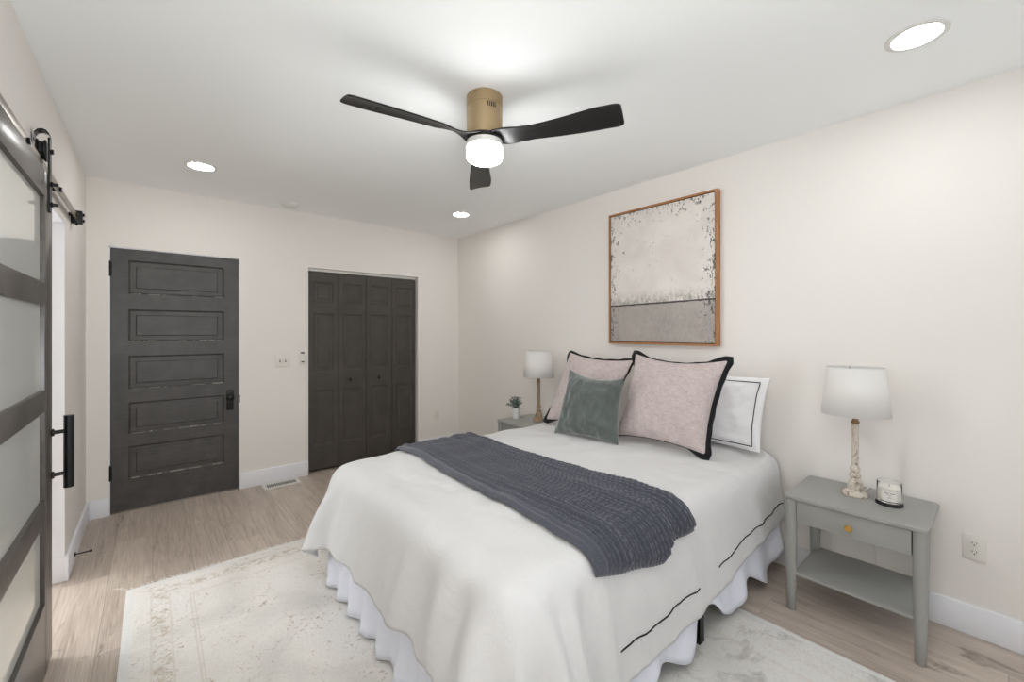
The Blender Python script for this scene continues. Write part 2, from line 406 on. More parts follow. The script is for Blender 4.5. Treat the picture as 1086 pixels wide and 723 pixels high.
# bath next door, seen only through the sliding door's glass
bm = bmesh.new(); bx(bm, (BX0-.1, YR, 0), (BX0, YB, 0.85)); bx(bm, (BX0-.1, YR, 2.05), (BX0, YB, H)); bx(bm, (BX0-.1, YR, .85), (BX0, 3.35, 2.05)); bx(bm, (BX0-.1, 4.15, .85), (BX0, YB, 2.05))  # opening placed where the added bath light shines in
struct('wall_bath', bm, M['wall'])
struct('wall_bath_end', BX((BX0, 1.2, 0), (XL-WT, 1.3, H)), M['wall'])
# closet and hall backs
bm = bmesh.new(); bx(bm, (CX0-.1, YB+.68, 0), (CX1+.1, YB+.72, H)); bx(bm, (CX0-.12, YB+WT, 0), (CX0-.08, YB+.7, H)); bx(bm, (CX1+.08, YB+WT, 0), (CX1+.12, YB+.7, H))
struct('wall_closet', bm, M['wall'])
bm = bmesh.new(); bx(bm, (DX0-.2, YB+.4, 0), (DX1+.2, YB+.44, H)); bx(bm, (DX0-.24, YB+WT, 0), (DX0-.2, YB+.44, H)); bx(bm, (DX1+.2, YB+WT, 0), (DX1+.24, YB+.44, H))
struct('wall_hall', bm, M['wall'])

# baseboards
BH, BT = 0.134, 0.015
def board(bm, lo, hi): bx(bm, lo, hi, 0.004, 2)
bm = bmesh.new(); board(bm, (XR-BT, YR, 0), (XR, YB, BH)); struct('baseboard_right', bm, M['trim'])
bm = bmesh.new(); board(bm, (XL+BT, YB-BT, 0), (DX0+.004, YB, BH)); board(bm, (DX1-.002, YB-BT, 0), (CX0-.002, YB, BH)); board(bm, (CX1+.002, YB-BT, 0), (XR-BT, YB, BH))
struct('baseboard_back', bm, M['trim'])
bm = bmesh.new(); board(bm, (XL, OY1-.012, 0), (XL+BT, YB, BH)); board(bm, (XL-WT, OY1-.012, 0), (XL+.004, OY1, BH)); struct('baseboard_left', bm, M['trim'])
bm = bmesh.new(); bx(bm, (XL-WT, OY1-.008, BH), (XL, OY1, OZ1-.01)); bx(bm, (XL-WT, OY0, OZ1-.012), (XL, OY1-.008, OZ1)); struct('trim_1', bm, M['trim'])

# ------------------------------------------------------------------ five-panel door
def panel_slab(bm, x0, x1, z0, z1, yf, thick, panels, depth=0.012, field=0.03, stile_bev=0.002):
    """door slab facing -y with recessed, raised-field panels; panels = [(px0,px1,pz0,pz1)]"""
    xs = sorted({x0, x1} | {p[0] for p in panels} | {p[1] for p in panels}); zs = sorted({z0, z1} | {p[2] for p in panels} | {p[3] for p in panels})
    def quad(*c): bm.faces.new([bm.verts.new(p) for p in c])
    for i in range(len(xs)-1):
        for j in range(len(zs)-1):
            a, b, c, d = xs[i], xs[i+1], zs[j], zs[j+1]
            if any(abs(a-p[0]) < 1e-6 and abs(b-p[1]) < 1e-6 and abs(c-p[2]) < 1e-6 and abs(d-p[3]) < 1e-6 for p in panels): continue
            quad((a, yf, c), (b, yf, c), (b, yf, d), (a, yf, d))
    for (a, b, c, d) in panels:
        def ring(o, y): return [(a+o, y, c+o), (b-o, y, c+o), (b-o, y, d-o), (a+o, y, d-o)]
        R = [ring(0, yf), ring(0.004, yf+depth*.35), ring(0.012, yf+depth), ring(0.012+field, yf+depth*.9), ring(0.018+field, yf+depth*.45)]
        for r1, r2 in zip(R, R[1:]):
            for q in range(4): quad(r1[q], r1[(q+1) % 4], r2[(q+1) % 4], r2[q])
        quad(*R[-1])
    yb = yf+thick
    quad((x0, yb, z0), (x0, yb, z1), (x1, yb, z1), (x1, yb, z0))
    for p, q in [((x0, z0), (x1, z0)), ((x1, z0), (x1, z1)), ((x1, z1), (x0, z1)), ((x0, z1), (x0, z0))]:
        quad((p[0], yf, p[1]), (p[0], yb, p[1]), (q[0], yb, q[1]), (q[0], yf, q[1]))
    bmesh.ops.remove_doubles(bm, verts=bm.verts[:], dist=1e-5)
DY = YB+0.012
dr = sroot('door_1', (DX0, DY, 0), 'dark grey five-panel hinged door at the left of the back wall', 'door')
L0 = (DX0, DY, 0)
pan = [(-0.139, 0.455, a, b) for a, b in [(1.619, 1.871), (1.264, 1.505), (0.908, 1.157), (0.574, 0.809), (0.240, 0.482)]]
bm = bmesh.new(); panel_slab(bm, -0.234, 0.556, 0.012, 1.950, DY, 0.035, pan); obj('door_leaf', rel(bm, L0), M['door'], dr, 20)
bm = bmesh.new()                              # sill highlights put in as pale worn strips along the panel sills
random.seed(4)
for (a, b, c, d) in pan:
    x = a+.02
    while x < b-.04:
        l = random.uniform(.01, .09)
        if random.random() < .8: bx(bm, (x, DY+.0005, c+.001), (min(x+l, b-.01), DY+.007, c+random.uniform(.003, .007)))
        x += l+random.uniform(.0, .05)
obj('worn_sill_highlight', rel(bm, L0), M['worn_hl'], dr)
for z in (1.798, 0.302):
    bm = bmesh.new()
    for k in range(5): lathe(bm, [(0.0065, k*.0202), (0.0065, k*.0202+.019)], 12, (-0.238, DY-.004, z-.05))
    lathe(bm, [(0.004, -.006), (0.006, -.003), (0.006, 0)], 12, (-0.238, DY-.004, z-.05)); lathe(bm, [(0.006, 0), (0.006, .003), (0.003, .008)], 12, (-0.238, DY-.004, z+.051))
    bx(bm, (-0.245, DY-.001, z-.05), (-0.226, DY+.0015, z+.05))
    obj('hinge', rel(bm, L0), M['black'], dr)
bm = bmesh.new(); bx(bm, (0.470, DY-.006, 0.678), (0.520, DY, 0.848), .004); obj('lock_plate', rel(bm, L0), M['black'], dr)
bm = bmesh.new(); lathe(bm, [(0.010, 0), (0.010, .025), (0.014, .03), (0.026, .036), (0.029, .045), (0.027, .054), (0.018, .06), (0, .062)], 28)
bmesh.ops.rotate(bm, verts=bm.verts[:], cent=(0, 0, 0), matrix=Matrix.Rotation(PI/2, 3, 'X')); bmesh.ops.translate(bm, verts=bm.verts[:], vec=(0.493, DY-.005, 0.790))
obj('door_knob', rel(bm, L0), M['black'], dr)
bm = bmesh.new(); bx(bm, (0.558, YB-.002, 0.735), (0.5655, YB+.02, 0.80), .001); obj('strike_plate', rel(bm, L0), M['black'], dr)
bm = bmesh.new(); bx(bm, (DX0, YB+.006, .0), (-.2365, YB+.06, DZ1)); bx(bm, (.5575, YB+.006, .0), (DX1, YB+.06, DZ1)); bx(bm, (DX0, YB+.006, 1.9525), (DX1, YB+.06, DZ1))
obj('jamb', rel(bm, L0), M['trim'], dr)
struct('trim_2', BX((DX0, YB+.012, 0.0), (DX1, YB+.06, 0.010), .002), M['steel'])      # threshold

# ------------------------------------------------------------------ bifold closet doors
cl = sroot('door_2', (CX0, YB, 0), 'charcoal four-leaf bifold closet door with two round knobs', 'door')
hx = [1.116, 1.392, 1.671, 1.948, 2.226]
CY = YB+.045
for i in range(4):
    W = hx[i+1]-hx[i]-.004; s = 1 if i % 2 == 0 else -1
    ps = [(.045, W-.045, a, b) for a, b in [(1.615, 1.812), (0.955, 1.51), (0.245, 0.775)]]
    bm = bmesh.new(); panel_slab(bm, 0, W, 0.02, 1.905, 0, .03, ps, depth=.008, field=.022)
    # slight fold of each pair
    ang = 0.035*s
    if s > 0: mt = Matrix.Translation((hx[i]+.002-CX0, CY-YB, 0)) @ Matrix.Rotation(-ang, 4, 'Z')
    else: mt = Matrix.Translation((hx[i+1]-.002-CX0, CY-YB, 0)) @ Matrix.Rotation(-ang, 4, 'Z') @ Matrix.Translation((-W, 0, 0))
    bm.transform(mt); leaf = obj('door_leaf', bm, M['closet'], cl, 20)
    if i in (1, 2):
        kx = 1.502 if i == 1 else 1.800
        bm = bmesh.new(); lathe(bm, [(0.007, 0), (0.007, .012), (0.016, .018), (0.018, .026), (0.014, .032), (0, .034)], 24)
        bmesh.ops.rotate(bm, verts=bm.verts[:], cent=(0, 0, 0), matrix=Matrix.Rotation(PI/2, 3, 'X'))
        bmesh.ops.translate(bm, verts=bm.verts[:], vec=(kx-CX0, CY-YB-.004, 0.86)); obj('knob', bm, M['black'], leaf)
bm = bmesh.new(); bx(bm, (.01, .04, 1.912), (1.12, .075, 1.936)); obj('track', bm, M['white_metal'], cl)

# ------------------------------------------------------------------ sliding barn door and its hardware
BF = -0.315                                   # room-side face
bd = sroot('door_3', (BF, 2.0, 0), 'dark stained sliding barn door with four frosted glass panes', 'door')
LB = (BF, 2.0, 0)
Y0, Y1 = 1.50, 2.545
rails = [(0.015, 0.293), (0.604, 0.691), (1.031, 1.114), (1.443, 1.527), (1.859, 1.960)]
bm = bmesh.new()
bx(bm, (BF-.036, Y0, .015), (BF, Y0+.145, 1.96), .002); bx(bm, (BF-.036, Y1-.148, .015), (BF, Y1, 1.96), .002)
obj('stile', rel(bm, LB), M['barn'], bd)
for a, b in rails: obj('rail', rel(BX((BF-.036, Y0+.145, a), (BF, Y1-.148, b), .002), LB), M['barn'], bd)
for (_, a), (b, _) in zip(rails, rails[1:]):
    obj('glass_pane', rel(BX((BF-.022, Y0+.140, a-.005), (BF-.014, Y1-.143, b+.005)), LB), M['frost'], bd)
hd = obj('pull_handle', rel(TUBE([(-.268, 2.553, .69), (-.268, 2.553, .99)], .0165, 20), LB), M['black'], bd)
for z in (.752, .926):
    bm = TUBE([(BF-.001, 2.536, z), (-.27, 2.552, z)], .008, 12); tube(bm, [(BF-.001, 2.536, z), (BF+.006, 2.538, z)], .015, 16)
    obj('standoff', rel(bm, LB), M['black'], hd)
# hangers
for ys in (2.470, 1.60):
    bm = bmesh.new(); pts = []
    bx(bm, (BF, ys-.02, 1.815), (BF+.006, ys+.02, 2.105))
    hook = [(BF+.006, 2.105), (BF+.004, 2.122), (BF-.004, 2.133), (BF-.016, 2.136), (BF-.028, 2.131), (BF-.036, 2.118), (BF-.038, 2.09)]
    inner = [(x+(.0 if i == 0 else .0), z-.006) for i, (x, z) in enumerate(hook)]
    for (a, b) in zip(hook, hook[1:]):
        vs = [bm.verts.new(p) for p in [(a[0], ys-.02, a[1]), (b[0], ys-.02, b[1]), (b[0], ys+.02, b[1]), (a[0], ys+.02, a[1]),
                                        (a[0], ys-.02, a[1]-.006), (b[0], ys-.02, b[1]-.006), (b[0], ys+.02, b[1]-.006), (a[0], ys+.02, a[1]-.006)]]
        for q in [(0, 1, 2, 3), (7, 6, 5, 4), (0, 4, 5, 1), (3, 2, 6, 7), (1, 5, 6, 2), (0, 3, 7, 4)]: bm.faces.new([vs[t] for t in q])
    hg = obj('hanger_strap', rel(bm, LB), M['black'], bd)
    bm = bmesh.new(); lathe(bm, [(.012, -.013), (.042, -.013), (.042, -.009), (.034, -.005), (.034, .005), (.042, .009), (.042, .013), (.012, .013)], 32)
    bm.transform(Matrix.Translation((-.3335, ys, 2.0545)) @ Matrix.Rotation(PI/2, 4, 'Y'))
    obj('roller_wheel', rel(bm, LB), M['black'], hg)
    for z in (1.845, 1.925):
        bm = TUBE([(BF+.006, ys, z), (BF+.012, ys, z)], .011, 6); tube(bm, [(BF+.012, ys, z), (BF+.026, ys, z)], .0065, 10); obj('bolt', rel(bm, LB), M['black'], hg)
    bm = TUBE([(BF+.006, ys, 2.055), (BF+.014, ys, 2.055)], .010, 6); obj('bolt', rel(bm, LB), M['black'], hg)
tr = thing('barn_door_track', 'flat steel rail with black standoffs bolted along the left wall above the sliding door', 'track', (XL, 2.4, 2.0))
LT = (XL, 2.4, 2.0)
obj('rail_bar', rel(BX((-.3365, 0.7, 1.98), (-.3305, 3.50, 2.02), .001), LT), M['steel'], tr)
for y in (3.42, 2.86, 2.2, 1.55, 1.0):
    bm = TUBE([(XL, y, 2.0), (-.337, y, 2.0)], .011, 14); tube(bm, [(-.331, y, 2.0), (-.322, y, 2.0)], .012, 6); obj('standoff', rel(bm, LT), M['black'], tr)
bm = bmesh.new(); bx(bm, (XL+.001, 3.488, 1.965), (-.312, 3.535, 2.04), .004); tube(bm, [(-.312, 3.51, 1.985), (-.304, 3.51, 1.985)], .009, 6); tube(bm, [(-.312, 3.51, 2.02), (-.304, 3.51, 2.02)], .009, 6)
tube(bm, [(-.335, 3.495, 1.966), (-.335, 3.478, 1.955)], .006, 8)
obj('end_stop', rel(bm, LT), M['black'], tr)
# spring door stop on the left baseboard
ds = thing('door_stop', 'thin black door stop rod sticking out of the left baseboard', 'door stop', (XL+BT, 3.50, .05))
bm = bmesh.new(); tube(bm, [(0, 0, 0), (.006, 0, 0)], .012, 16); obj('base', bm, M['black'], ds)
obj('rod', TUBE([(.005, 0, 0), (.066, 0.004, -.001)], .0038, 10), M['black'], ds)
obj('tip', TUBE([(.062, 0.004, -.001), (.074, 0.005, -.001)], .007, 12), M['black'], ds)

# ------------------------------------------------------------------ ceiling lights, detector, vent, plates
def downlight(loc, label):
    t = thing('recessed_light', label, 'ceiling light', loc, 'round recessed ceiling lights')
    bm = bmesh.new(); lathe(bm, [(.070, -.001), (.072, -.006), (.084, -.007), (.090, -.004), (.090, 0), (.070, 0)], 48, cap=False); obj('trim_ring', bm, M['white_metal'], t)
    bm = bmesh.new(); lathe(bm, [(0, -.0055), (.0715, -.0045), (.0715, -.001), (0, -.001)], 48, cap=False); obj('lens', bm, M['lens'], t)
    return t
d0 = downlight((0.245, 3.483, H), 'round recessed ceiling light above the five-panel door')
dup(d0, (2.206, 3.335, H), 'round recessed ceiling light in the far right corner near the painting')
dup(d0, (2.163, 0.222, H), 'large looking round recessed ceiling light at top right above the nightstand')
dup(d0, (0.245, 0.222, H), 'round recessed ceiling light overhead behind the camera')
sm = thing('smoke_detector', 'flat white round detector on the ceiling near the back wall', 'detector', (0.908, 4.03, H))
bm = bmesh.new(); lathe(bm, [(.068, 0), (.068, -.012), (.062, -.017)], 40); obj('base', bm, M['white_metal'], sm)
bm = bmesh.new(); lathe(bm, [(.056, -.017), (.054, -.024), (.04, -.028), (0, -.029)], 40); obj('cover', bm, M['white_metal'], sm)

vt = thing('floor_register', 'white slotted floor vent beside the back baseboard', 'vent', (.861, 4.138, 0))
bm = bmesh.new()
for lo, hi in [((-.142, -.068), (.142, -.045)), ((-.142, .045), (.142, .068)), ((-.142, -.045), (-.118, .045)), ((.118, -.045), (.142, .045))]: bx(bm, (lo[0], lo[1], .0), (hi[0], hi[1], .006), .001)
obj('frame', bm, M['white_metal'], vt)
bm = bmesh.new()
for k in range(16): bx(bm, (-.116+k*.0148, -.046, .0035), (-.116+k*.0148+.0052, .046, .0045))
obj('louver', bm, M['white_metal'], vt)
obj('shade_sheet', BX((-.12, -.047, .0002), (.12, .047, .001)), M['slot'], vt)  # dark sheet on the uncut floor, standing for the shade inside the vent

def plate_bm(w, h, t=.006): return BX((-w/2, -t, -h/2), (w/2, 0, h/2), .0025, 2)
sw = thing('light_switch', 'white double toggle light switch plate between the two dark doors', 'switch', (.891, YB, 1.078))
obj('plate', plate_bm(.118, .118), M['plate'], sw)
for x in (-.023, .023):
    t_ = obj('toggle', BX((x-.005, -.016, -.004), (x+.005, -.005, .012), .002), M['plate'], sw)
    bm = bmesh.new(); bx(bm, (x-.0062, -.0066, -.013), (x+.0062, -.0058, .013)); obj('toggle_slot', bm, M['slot'], sw)
rm = thing('fan_remote', 'small white fan remote in a wall cradle beside the closet door', 'remote', (1.052, YB, 1.082))
obj('cradle', BX((-.024, -.010, -.058), (.024, 0, .040), .004), M['plate'], rm)
r_ = obj('remote', BX((-.019, -.024, -.054), (.019, -.008, .066), .005), M['plate'], rm)
obj('infrared_window', BX((-.0165, -.0246, .053), (.0165, -.009, .0665), .002), M['blackmatte'], rm)
obj('button', BX((-.012, -.026, -.028), (.012, -.0235, -.018), .001), M['slot'], rm)

def outlet(name, label, loc, rz):
    t = thing(name, label, 'outlet', loc, 'duplex wall outlets'); t.rotation_euler = (0, 0, rz)
    obj('plate', plate_bm(.072, .114), M['plate'], t)
    for z in (.0195, -.0195):
        bm = bmesh.new(); lathe(bm, [(.0172, 0), (.0172, .0018), (.0165, .0024), (0, .0024)], 28)
        for v in bm.verts: v.co.y *= 0.86
        bm.transform(Matrix.Translation((0, -.0058, z)) @ Matrix.Rotation(PI/2, 4, 'X')); f = obj('receptacle', bm, M['plate'], t)
        bm = bmesh.new(); bx(bm, (-.0075, -.0088, z-.001), (-.0055, -.0080, z+.0075)); bx(bm, (.0055, -.0088, z), (.0075, -.0080, z+.0065)); tube(bm, [(0, -.0080, z-.007), (0, -.0088, z-.007)], .0026, 10)
        obj('slots', bm, M['slot'], f)
    obj('screw', TUBE([(0, -.0055, 0), (0, -.0075, 0)], .003, 10), M['plate'], t)
outlet('wall_outlet', 'white duplex outlet on the right wall beside the nightstand', (XR, .098, .388), -PI/2)
outlet('wall_outlet', 'white duplex outlet on the back wall right of the closet', (2.47, YB, .395), 0)

# ------------------------------------------------------------------ ceiling fan
fan = thing('ceiling_fan', 'three-blade ceiling fan with a brass drum motor and lit round lamp', 'ceiling fan', (1.187, 1.594, H))
obj('canopy', LATHE([(.080, 0), (.083, -.003), (.083, -.050), (.081, -.052)], 56), M['gold'], fan)
mo = obj('motor_housing', LATHE([(.0815, -.053), (.083, -.055), (.083, -.190), (.081, -.192)], 56), M['gold'], fan)
a0 = math.radians(-116)
bm = bmesh.new()
for k in range(5):
    a = a0 + k*.105
    bx(bm, (.0815, -.0022, -.082), (.0838, .0022, -.060), mtx=Matrix.Rotation(a, 4, 'Z'))
obj('vent_slot', bm, M['slot'], mo)
hub = obj('hub', LATHE([(.081, -.192), (.085, -.195), (.086, -.207), (.082, -.212)], 56), M['blade'], fan)
def blade(ang):
    n, m_ = 34, 12; P = np.zeros((n, m_, 3))
    for i in range(n):
        t = i/(n-1); r = .060 + t*.575
        wch = .082 + .050*min(1, max(0, t-.2)*1.7)**1.1 if t > .2 else .082 + .055*(1-t/.2)**1.5
        lead, trail = wch*.50, wch*.50
        mid = .010*math.sin(PI*min(1, t*1.2))-.012*t
        tw = math.radians(10*math.sin(PI*min(1, t/.3)) + 13*min(1, t/.15))
        if t > .965: s = math.sqrt(max(0, 1-((t-.965)/.035)**2)); s = .86+.14*s
        else: s = 1
        zc = -.199 - .016*t
        for j in range(m_):
            u = (j/(m_-1)*2-1); cdist = mid + (lead if u > 0 else trail)*u*s
            z = zc - math.sin(tw)*cdist - .004*(1-u*u)*-1
            P[i, j] = (r, math.cos(tw)*cdist, z)
    c, s_ = math.cos(ang), math.sin(ang)
    Q = P.copy(); Q[..., 0] = P[..., 0]*c - P[..., 1]*s_; Q[..., 1] = P[..., 0]*s_ + P[..., 1]*c
    return grid_mesh('blade', Q, M['blade'], fan, thick=.006, sub=1)
for a in (57, 177, 297): blade(math.radians(a))
obj('light_collar', LATHE([(.078, -.208), (.083, -.212), (.084, -.236), (.080, -.238)], 56), M['white_metal'], fan)
obj('light_diffuser', LATHE([(.079, -.238), (.084, -.242), (.0845, -.282), (.079, -.296), (.066, -.303), (.03, -.306), (0, -.3065)], 56), M['fanlens'], fan)

# ------------------------------------------------------------------ rug
def rug():
    n, k = 70, 60; x0, x1, y0, y1 = -.105, 2.16, -.35, 2.945
    o = thing('area_rug', 'large cream distressed rug under the bed', 'rug', (0, 0, 0))
    P = np.zeros((n, k, 3)); 
    for i in range(n):
        for j in range(k):
            u, v = i/(n-1), j/(k-1); x = x0+(x1-x0)*u; y = y0+(y1-y0)*v
            e = min(x-x0, x1-x, y-y0, y1-y)
            x += .004*noise.noise((y*3, 0, u*2)) if u in (0, 1) else 0
            P[i, j] = (x, y, .011 - (.006 if e < 1e-6 else 0) + .0012*noise.noise((x*3, y*3, 0)))
    idx = np.arange(n*k).reshape(n, k); faces = np.stack([idx[:-1, :-1], idx[1:, :-1], idx[1:, 1:], idx[:-1, 1:]], -1).reshape(-1, 4).tolist()
    verts = P.reshape(-1, 3).tolist(); ring = [idx[i, 0] for i in range(n)] + [idx[-1, j] for j in range(1, k)] + [idx[i, -1] for i in range(n-2, -1, -1)] + [idx[0, j] for j in range(k-2, 0, -1)]
    low = []
    for q in ring: low.append(len(verts)); verts.append([verts[q][0], verts[q][1], .0005])
    for a in range(len(ring)):
        b = (a+1) % len(ring); faces.append([int(ring[a]), int(low[a]), int(low[b]), int(ring[b])])
    me = bpy.data.meshes.new('pile'); me.from_pydata(verts, [], faces); me.update(); link_mesh('pile', me, M['rug'], o, 60)
    random.seed(11); bm = bmesh.new(); x = x0
    while x < 1.15:
        dense = noise.noise((x*4, 3.1, 0)) > -.15 or x < x0+.06
        L = random.uniform(.012, .030) if dense else random.uniform(.003, .01)
        if x < x0+.02: L = .06
        dx = random.uniform(-.02, .02) - (.05 if x < x0+.02 else 0)
        tube(bm, [(x, y1-.004, .007), (x+dx*.5, y1+L*.6, .006), (x+dx, y1+L, .004)], [.0016, .0014, .0008], 4); x += random.uniform(.004, .012)
    f = obj('fringe', bm, simple('rug_fringe', (230, 227, 221), 0.95), o); f['kind'] = 'stuff'
rug()

# ------------------------------------------------------------------ bed
BX0_, BX1_, BY0, BY1 = 0.74, 2.735, 0.87, 2.39
bed = thing('bed', 'queen bed with a white pleated bed skirt on black metal legs', 'bed', (1.74, 1.63, 0))
LBD = (1.74, 1.63, 0)
def roundbox(lo, hi, b): return rel(BX(lo, hi, b, 4), LBD)
obj('mattress', roundbox((BX0_, BY0, .375), (BX1_, BY1, .600), .05), M['mattress'], bed)
obj('box_spring', roundbox((BX0_+.005, BY0+.005, .185), (BX1_, BY1-.005, .375), .02), M['mattress'], bed)
bm = bmesh.new()
for lo, hi in [((BX0_+.03, BY0+.005), (BX1_, BY0+.04)), ((BX0_+.03, BY1-.04), (BX1_, BY1-.005)), ((BX0_+.03, BY0+.04), (BX0_+.065, BY1-.04)), ((1.76, BY0+.04), (1.795, BY1-.04)), ((BX1_-.035, BY0+.04), (BX1_, BY1-.04))]:
    bx(bm, (lo[0], lo[1], .150), (hi[0], hi[1], .185))
obj('frame', rel(bm, LBD), M['black'], bed)
for x in (.86, 1.785, 2.52):
    for y in (BY0-.022 if x == 1.785 else BY0+.006, 1.63, BY1-.03):
        z0 = .0125 if x < 2.14 else 0
        bm = bmesh.new(); bx(bm, (x-.02, y, z0), (x+.02, y+.004, .16)); bx(bm, (x-.02, y, z0), (x-.016, y+.034, .16)); bx(bm, (x-.021, y-.001, z0), (x+.021, y+.035, z0+.006))
        obj('leg', rel(bm, LBD), M['black'], bed)

# duvet: draped by a small position-based cloth solver over the mattress block
def drape():
    d = .028; top = .628
    x_head = 2.728; foot_over, side_over = .34, .41
    xs = np.arange(x_head, BX0_-foot_over, -d); ys = np.arange(BY0-side_over, BY1+.35, d)
    n, m = len(xs), len(ys); X, Y = np.meshgrid(xs, ys, indexing='ij')
    U = np.clip((BX0_-X)/foot_over, 0, None); Vn = np.clip((BY0-Y)/side_over, 0, None); Vf = np.clip((Y-BY1)/side_over, 0, None); Vv = np.maximum(Vn, Vf)
    k_ = np.where((U > 0) & (Vv > 0), np.maximum(U, Vv)/np.maximum(np.hypot(U, Vv), 1e-9), 1.0)
    X = np.where(U > 0, BX0_-U*k_*foot_over, X); Y = np.where(Vn > 0, BY0-Vn*k_*side_over, np.where(Vf > 0, BY1+Vf*k_*side_over, Y))
    P = np.stack([X, Y, np.full_like(X, top+.012)], -1)
    rng = np.random.RandomState(3)
    P[..., 2] += .004*rng.rand(n, m)
    R = .07
    lo = np.array([BX0_-.01+R, BY0-.012+R, 0.0]); hi = np.array([3.2, BY1+.012-R, top-R])
    V = np.zeros_like(P); dt = .016
    inside = (X > BX0_+.22) & (Y > BY0+.20) & (Y < BY1-.20)
    pin = inside.copy(); pin[0] |= (Y[0] > BY0+.05) & (Y[0] < BY1-.05)
    wgt = np.where(pin, 0.0, 1.0)
    def con(a, b, L, k):
        A, B = P[a], P[b]; wa, wb = wgt[a], wgt[b]; dv = B-A; l = np.sqrt((dv**2).sum(-1))+1e-9
        s = (k*(l-L)/l/np.maximum(wa+wb, 1e-9))[..., None]*dv
        s = np.where(((wa+wb) > 0)[..., None], s, 0)
        P[a] += s*wa[..., None]; P[b] -= s*wb[..., None]
    sl = slice
    def pairs(di, dj):
        out = []
        for p in (0, 1):
            if di and not dj: a = (sl(p*di, n-di), sl(None)); out.append(('i', di, p))
            elif dj and not di: out.append(('j', dj, p))
        return out
    I, J = np.meshgrid(np.arange(n), np.arange(m), indexing='ij')
    cons = []
    def addc(di, dj, k):
        ok = (I+di < n) & (J+dj < m) & (J+dj >= 0)
        per = max(abs(di), 1) if di else max(abs(dj), 1)
        key = (I//per) % 2 if di else (J//per) % 2
        for c in (0, 1):
            s_ = ok & (key == c); ii, jj = I[s_], J[s_]; act = (wgt[ii, jj]+wgt[ii+di, jj+dj]) > 0; ii, jj = ii[act], jj[act]
            cons.append(((ii, jj), (ii+di, jj+dj), np.hypot(X[ii, jj]-X[ii+di, jj+dj], Y[ii, jj]-Y[ii+di, jj+dj]), k))
    addc(1, 0, 1.0); addc(0, 1, 1.0); addc(1, 1, .5); addc(1, -1, .5); addc(3, 0, .12); addc(0, 3, .12)
    mu = .35
    for step in range(230):
        V[..., 2] -= 9.8*dt; V *= .975
        if step > 190: V *= .8
        Pp = P.copy(); P[:] = P + V*dt*wgt[..., None]
        for it in range(10):
            for a, b, L, k in cons: con(a, b, L, k)
            q = np.minimum(np.maximum(P, lo), hi)
            # the sides flare a little towards the floor
            fl = np.clip((.60-P[..., 2])/.45, 0, 1)
            q[..., 0] = np.where(P[..., 0] < lo[0], lo[0]-.055*fl, q[..., 0])
            q[..., 1] = np.where(P[..., 1] < lo[1], np.maximum(P[..., 1], lo[1]-.03*fl), np.where(P[..., 1] > hi[1], np.minimum(P[..., 1], hi[1]+.03*fl), q[..., 1]))
            dv = P-q; l = np.sqrt((dv**2).sum(-1)); ins = (l < R) & (wgt > 0)
            nn = np.where((l > 1e-6)[..., None], dv/np.maximum(l, 1e-6)[..., None], np.array([0, 0, 1.]))
            newp = q + nn*R
            tang = (P-Pp) - nn*((P-Pp)*nn).sum(-1)[..., None]
            P[:] = np.where(ins[..., None], newp - tang*mu*.3, P)
            P[..., 2] = np.maximum(P[..., 2], .03)
        V = (P-Pp)/dt
    return P, d
PD, DD = drape()
nD, mD = PD.shape[:2]
def taper_near():
    """near hem rises towards the head: slide the cloth columns of the near side up along themselves"""
    P = PD.copy(); jn = int(round(.41/DD))+4
    for i in range(nD):
        x = PD[0, mD//2, 0] - i*DD
        f = max(0, min(1, (x-1.55)/1.15)); f = f*f*(3-2*f)
        cut = .10*f/DD                                   # columns removed
        j0 = jn
        tot = j0
        for j in range(j0):
            s = cut + (tot-cut)*j/tot; a = int(s); t = s-a
            P[i, j] = PD[i, a]*(1-t) + PD[i, min(a+1, mD-1)]*t
    return P
PD = taper_near()
def laplace(P, it=2):
    for _ in range(it):
        Q = P.copy(); Q[1:-1, 1:-1] = P[1:-1, 1:-1]*.5 + .125*(P[2:, 1:-1]+P[:-2, 1:-1]+P[1:-1, 2:]+P[1:-1, :-2]); P = Q
    return P
PD = laplace(PD, 2)
for i in range(nD):                                       # soft puffiness and tucked creases of the filled duvet
    for j in range(mD):
        x, y, z = PD[i, j]
        a = .012*noise.noise((x*2.2, y*2.6, 1.7)) + .008*noise.noise((x*5+y*2, y*9, z*3+4)) - .007*max(0, 1-abs(noise.noise((x*3.1+9, y*2.3, 2)))*7)
        side = max(0, min(1, (.58-z)/.2))
        b = (.013*noise.noise((x*7+y*7, 2, z*1.3)) + .010*noise.noise((x*17+y*17, 5, z*2.5)) + .012*max(0, 1-abs(noise.noise((x*4.3+y*4.3, 8, z*1.1)))*6))*side
        PD[i, j, 2] += a*(1-side)
        if z < .6:
            if y < BY0+.02: PD[i, j, 1] -= b*.75+.008*side
            elif y > BY1-.02: PD[i, j, 1] += b+.008*side
            else: PD[i, j, 0] -= b+.008*side
def g_(x, c, w_): return math.exp(-((x-c)/w_)**2)
for i in range(nD):                                       # pleats where the spare cloth hangs around the near foot corner, soft drags on the foot side
    for j in range(mD):
        x, y, z = PD[i, j]
        sd = max(0, min(1, (.61-z)/.16)); sd = sd*sd*(3-2*sd)
        if y < BY0+.06 and sd > 0:
            k = .040*g_(x, .945, .030) - .038*g_(x, .897, .022) + .026*g_(x, .84, .035) - .018*g_(x, 1.02, .05) + .014*g_(x, 1.10, .035)
            PD[i, j, 1] -= k*sd
        if x < BX0_+.06 and sd > 0:
            q = y + .35*(z-.45)
            k = .022*g_(q, 1.00, .045) - .024*g_(q, 1.09, .04) + .022*g_(q, 1.19, .05) - .016*g_(q, 1.30, .05) + .014*g_(q, 1.42, .05) + .018*g_(q, 2.28, .04) - .015*g_(q, 2.19, .04)
            PD[i, j, 0] -= k*sd
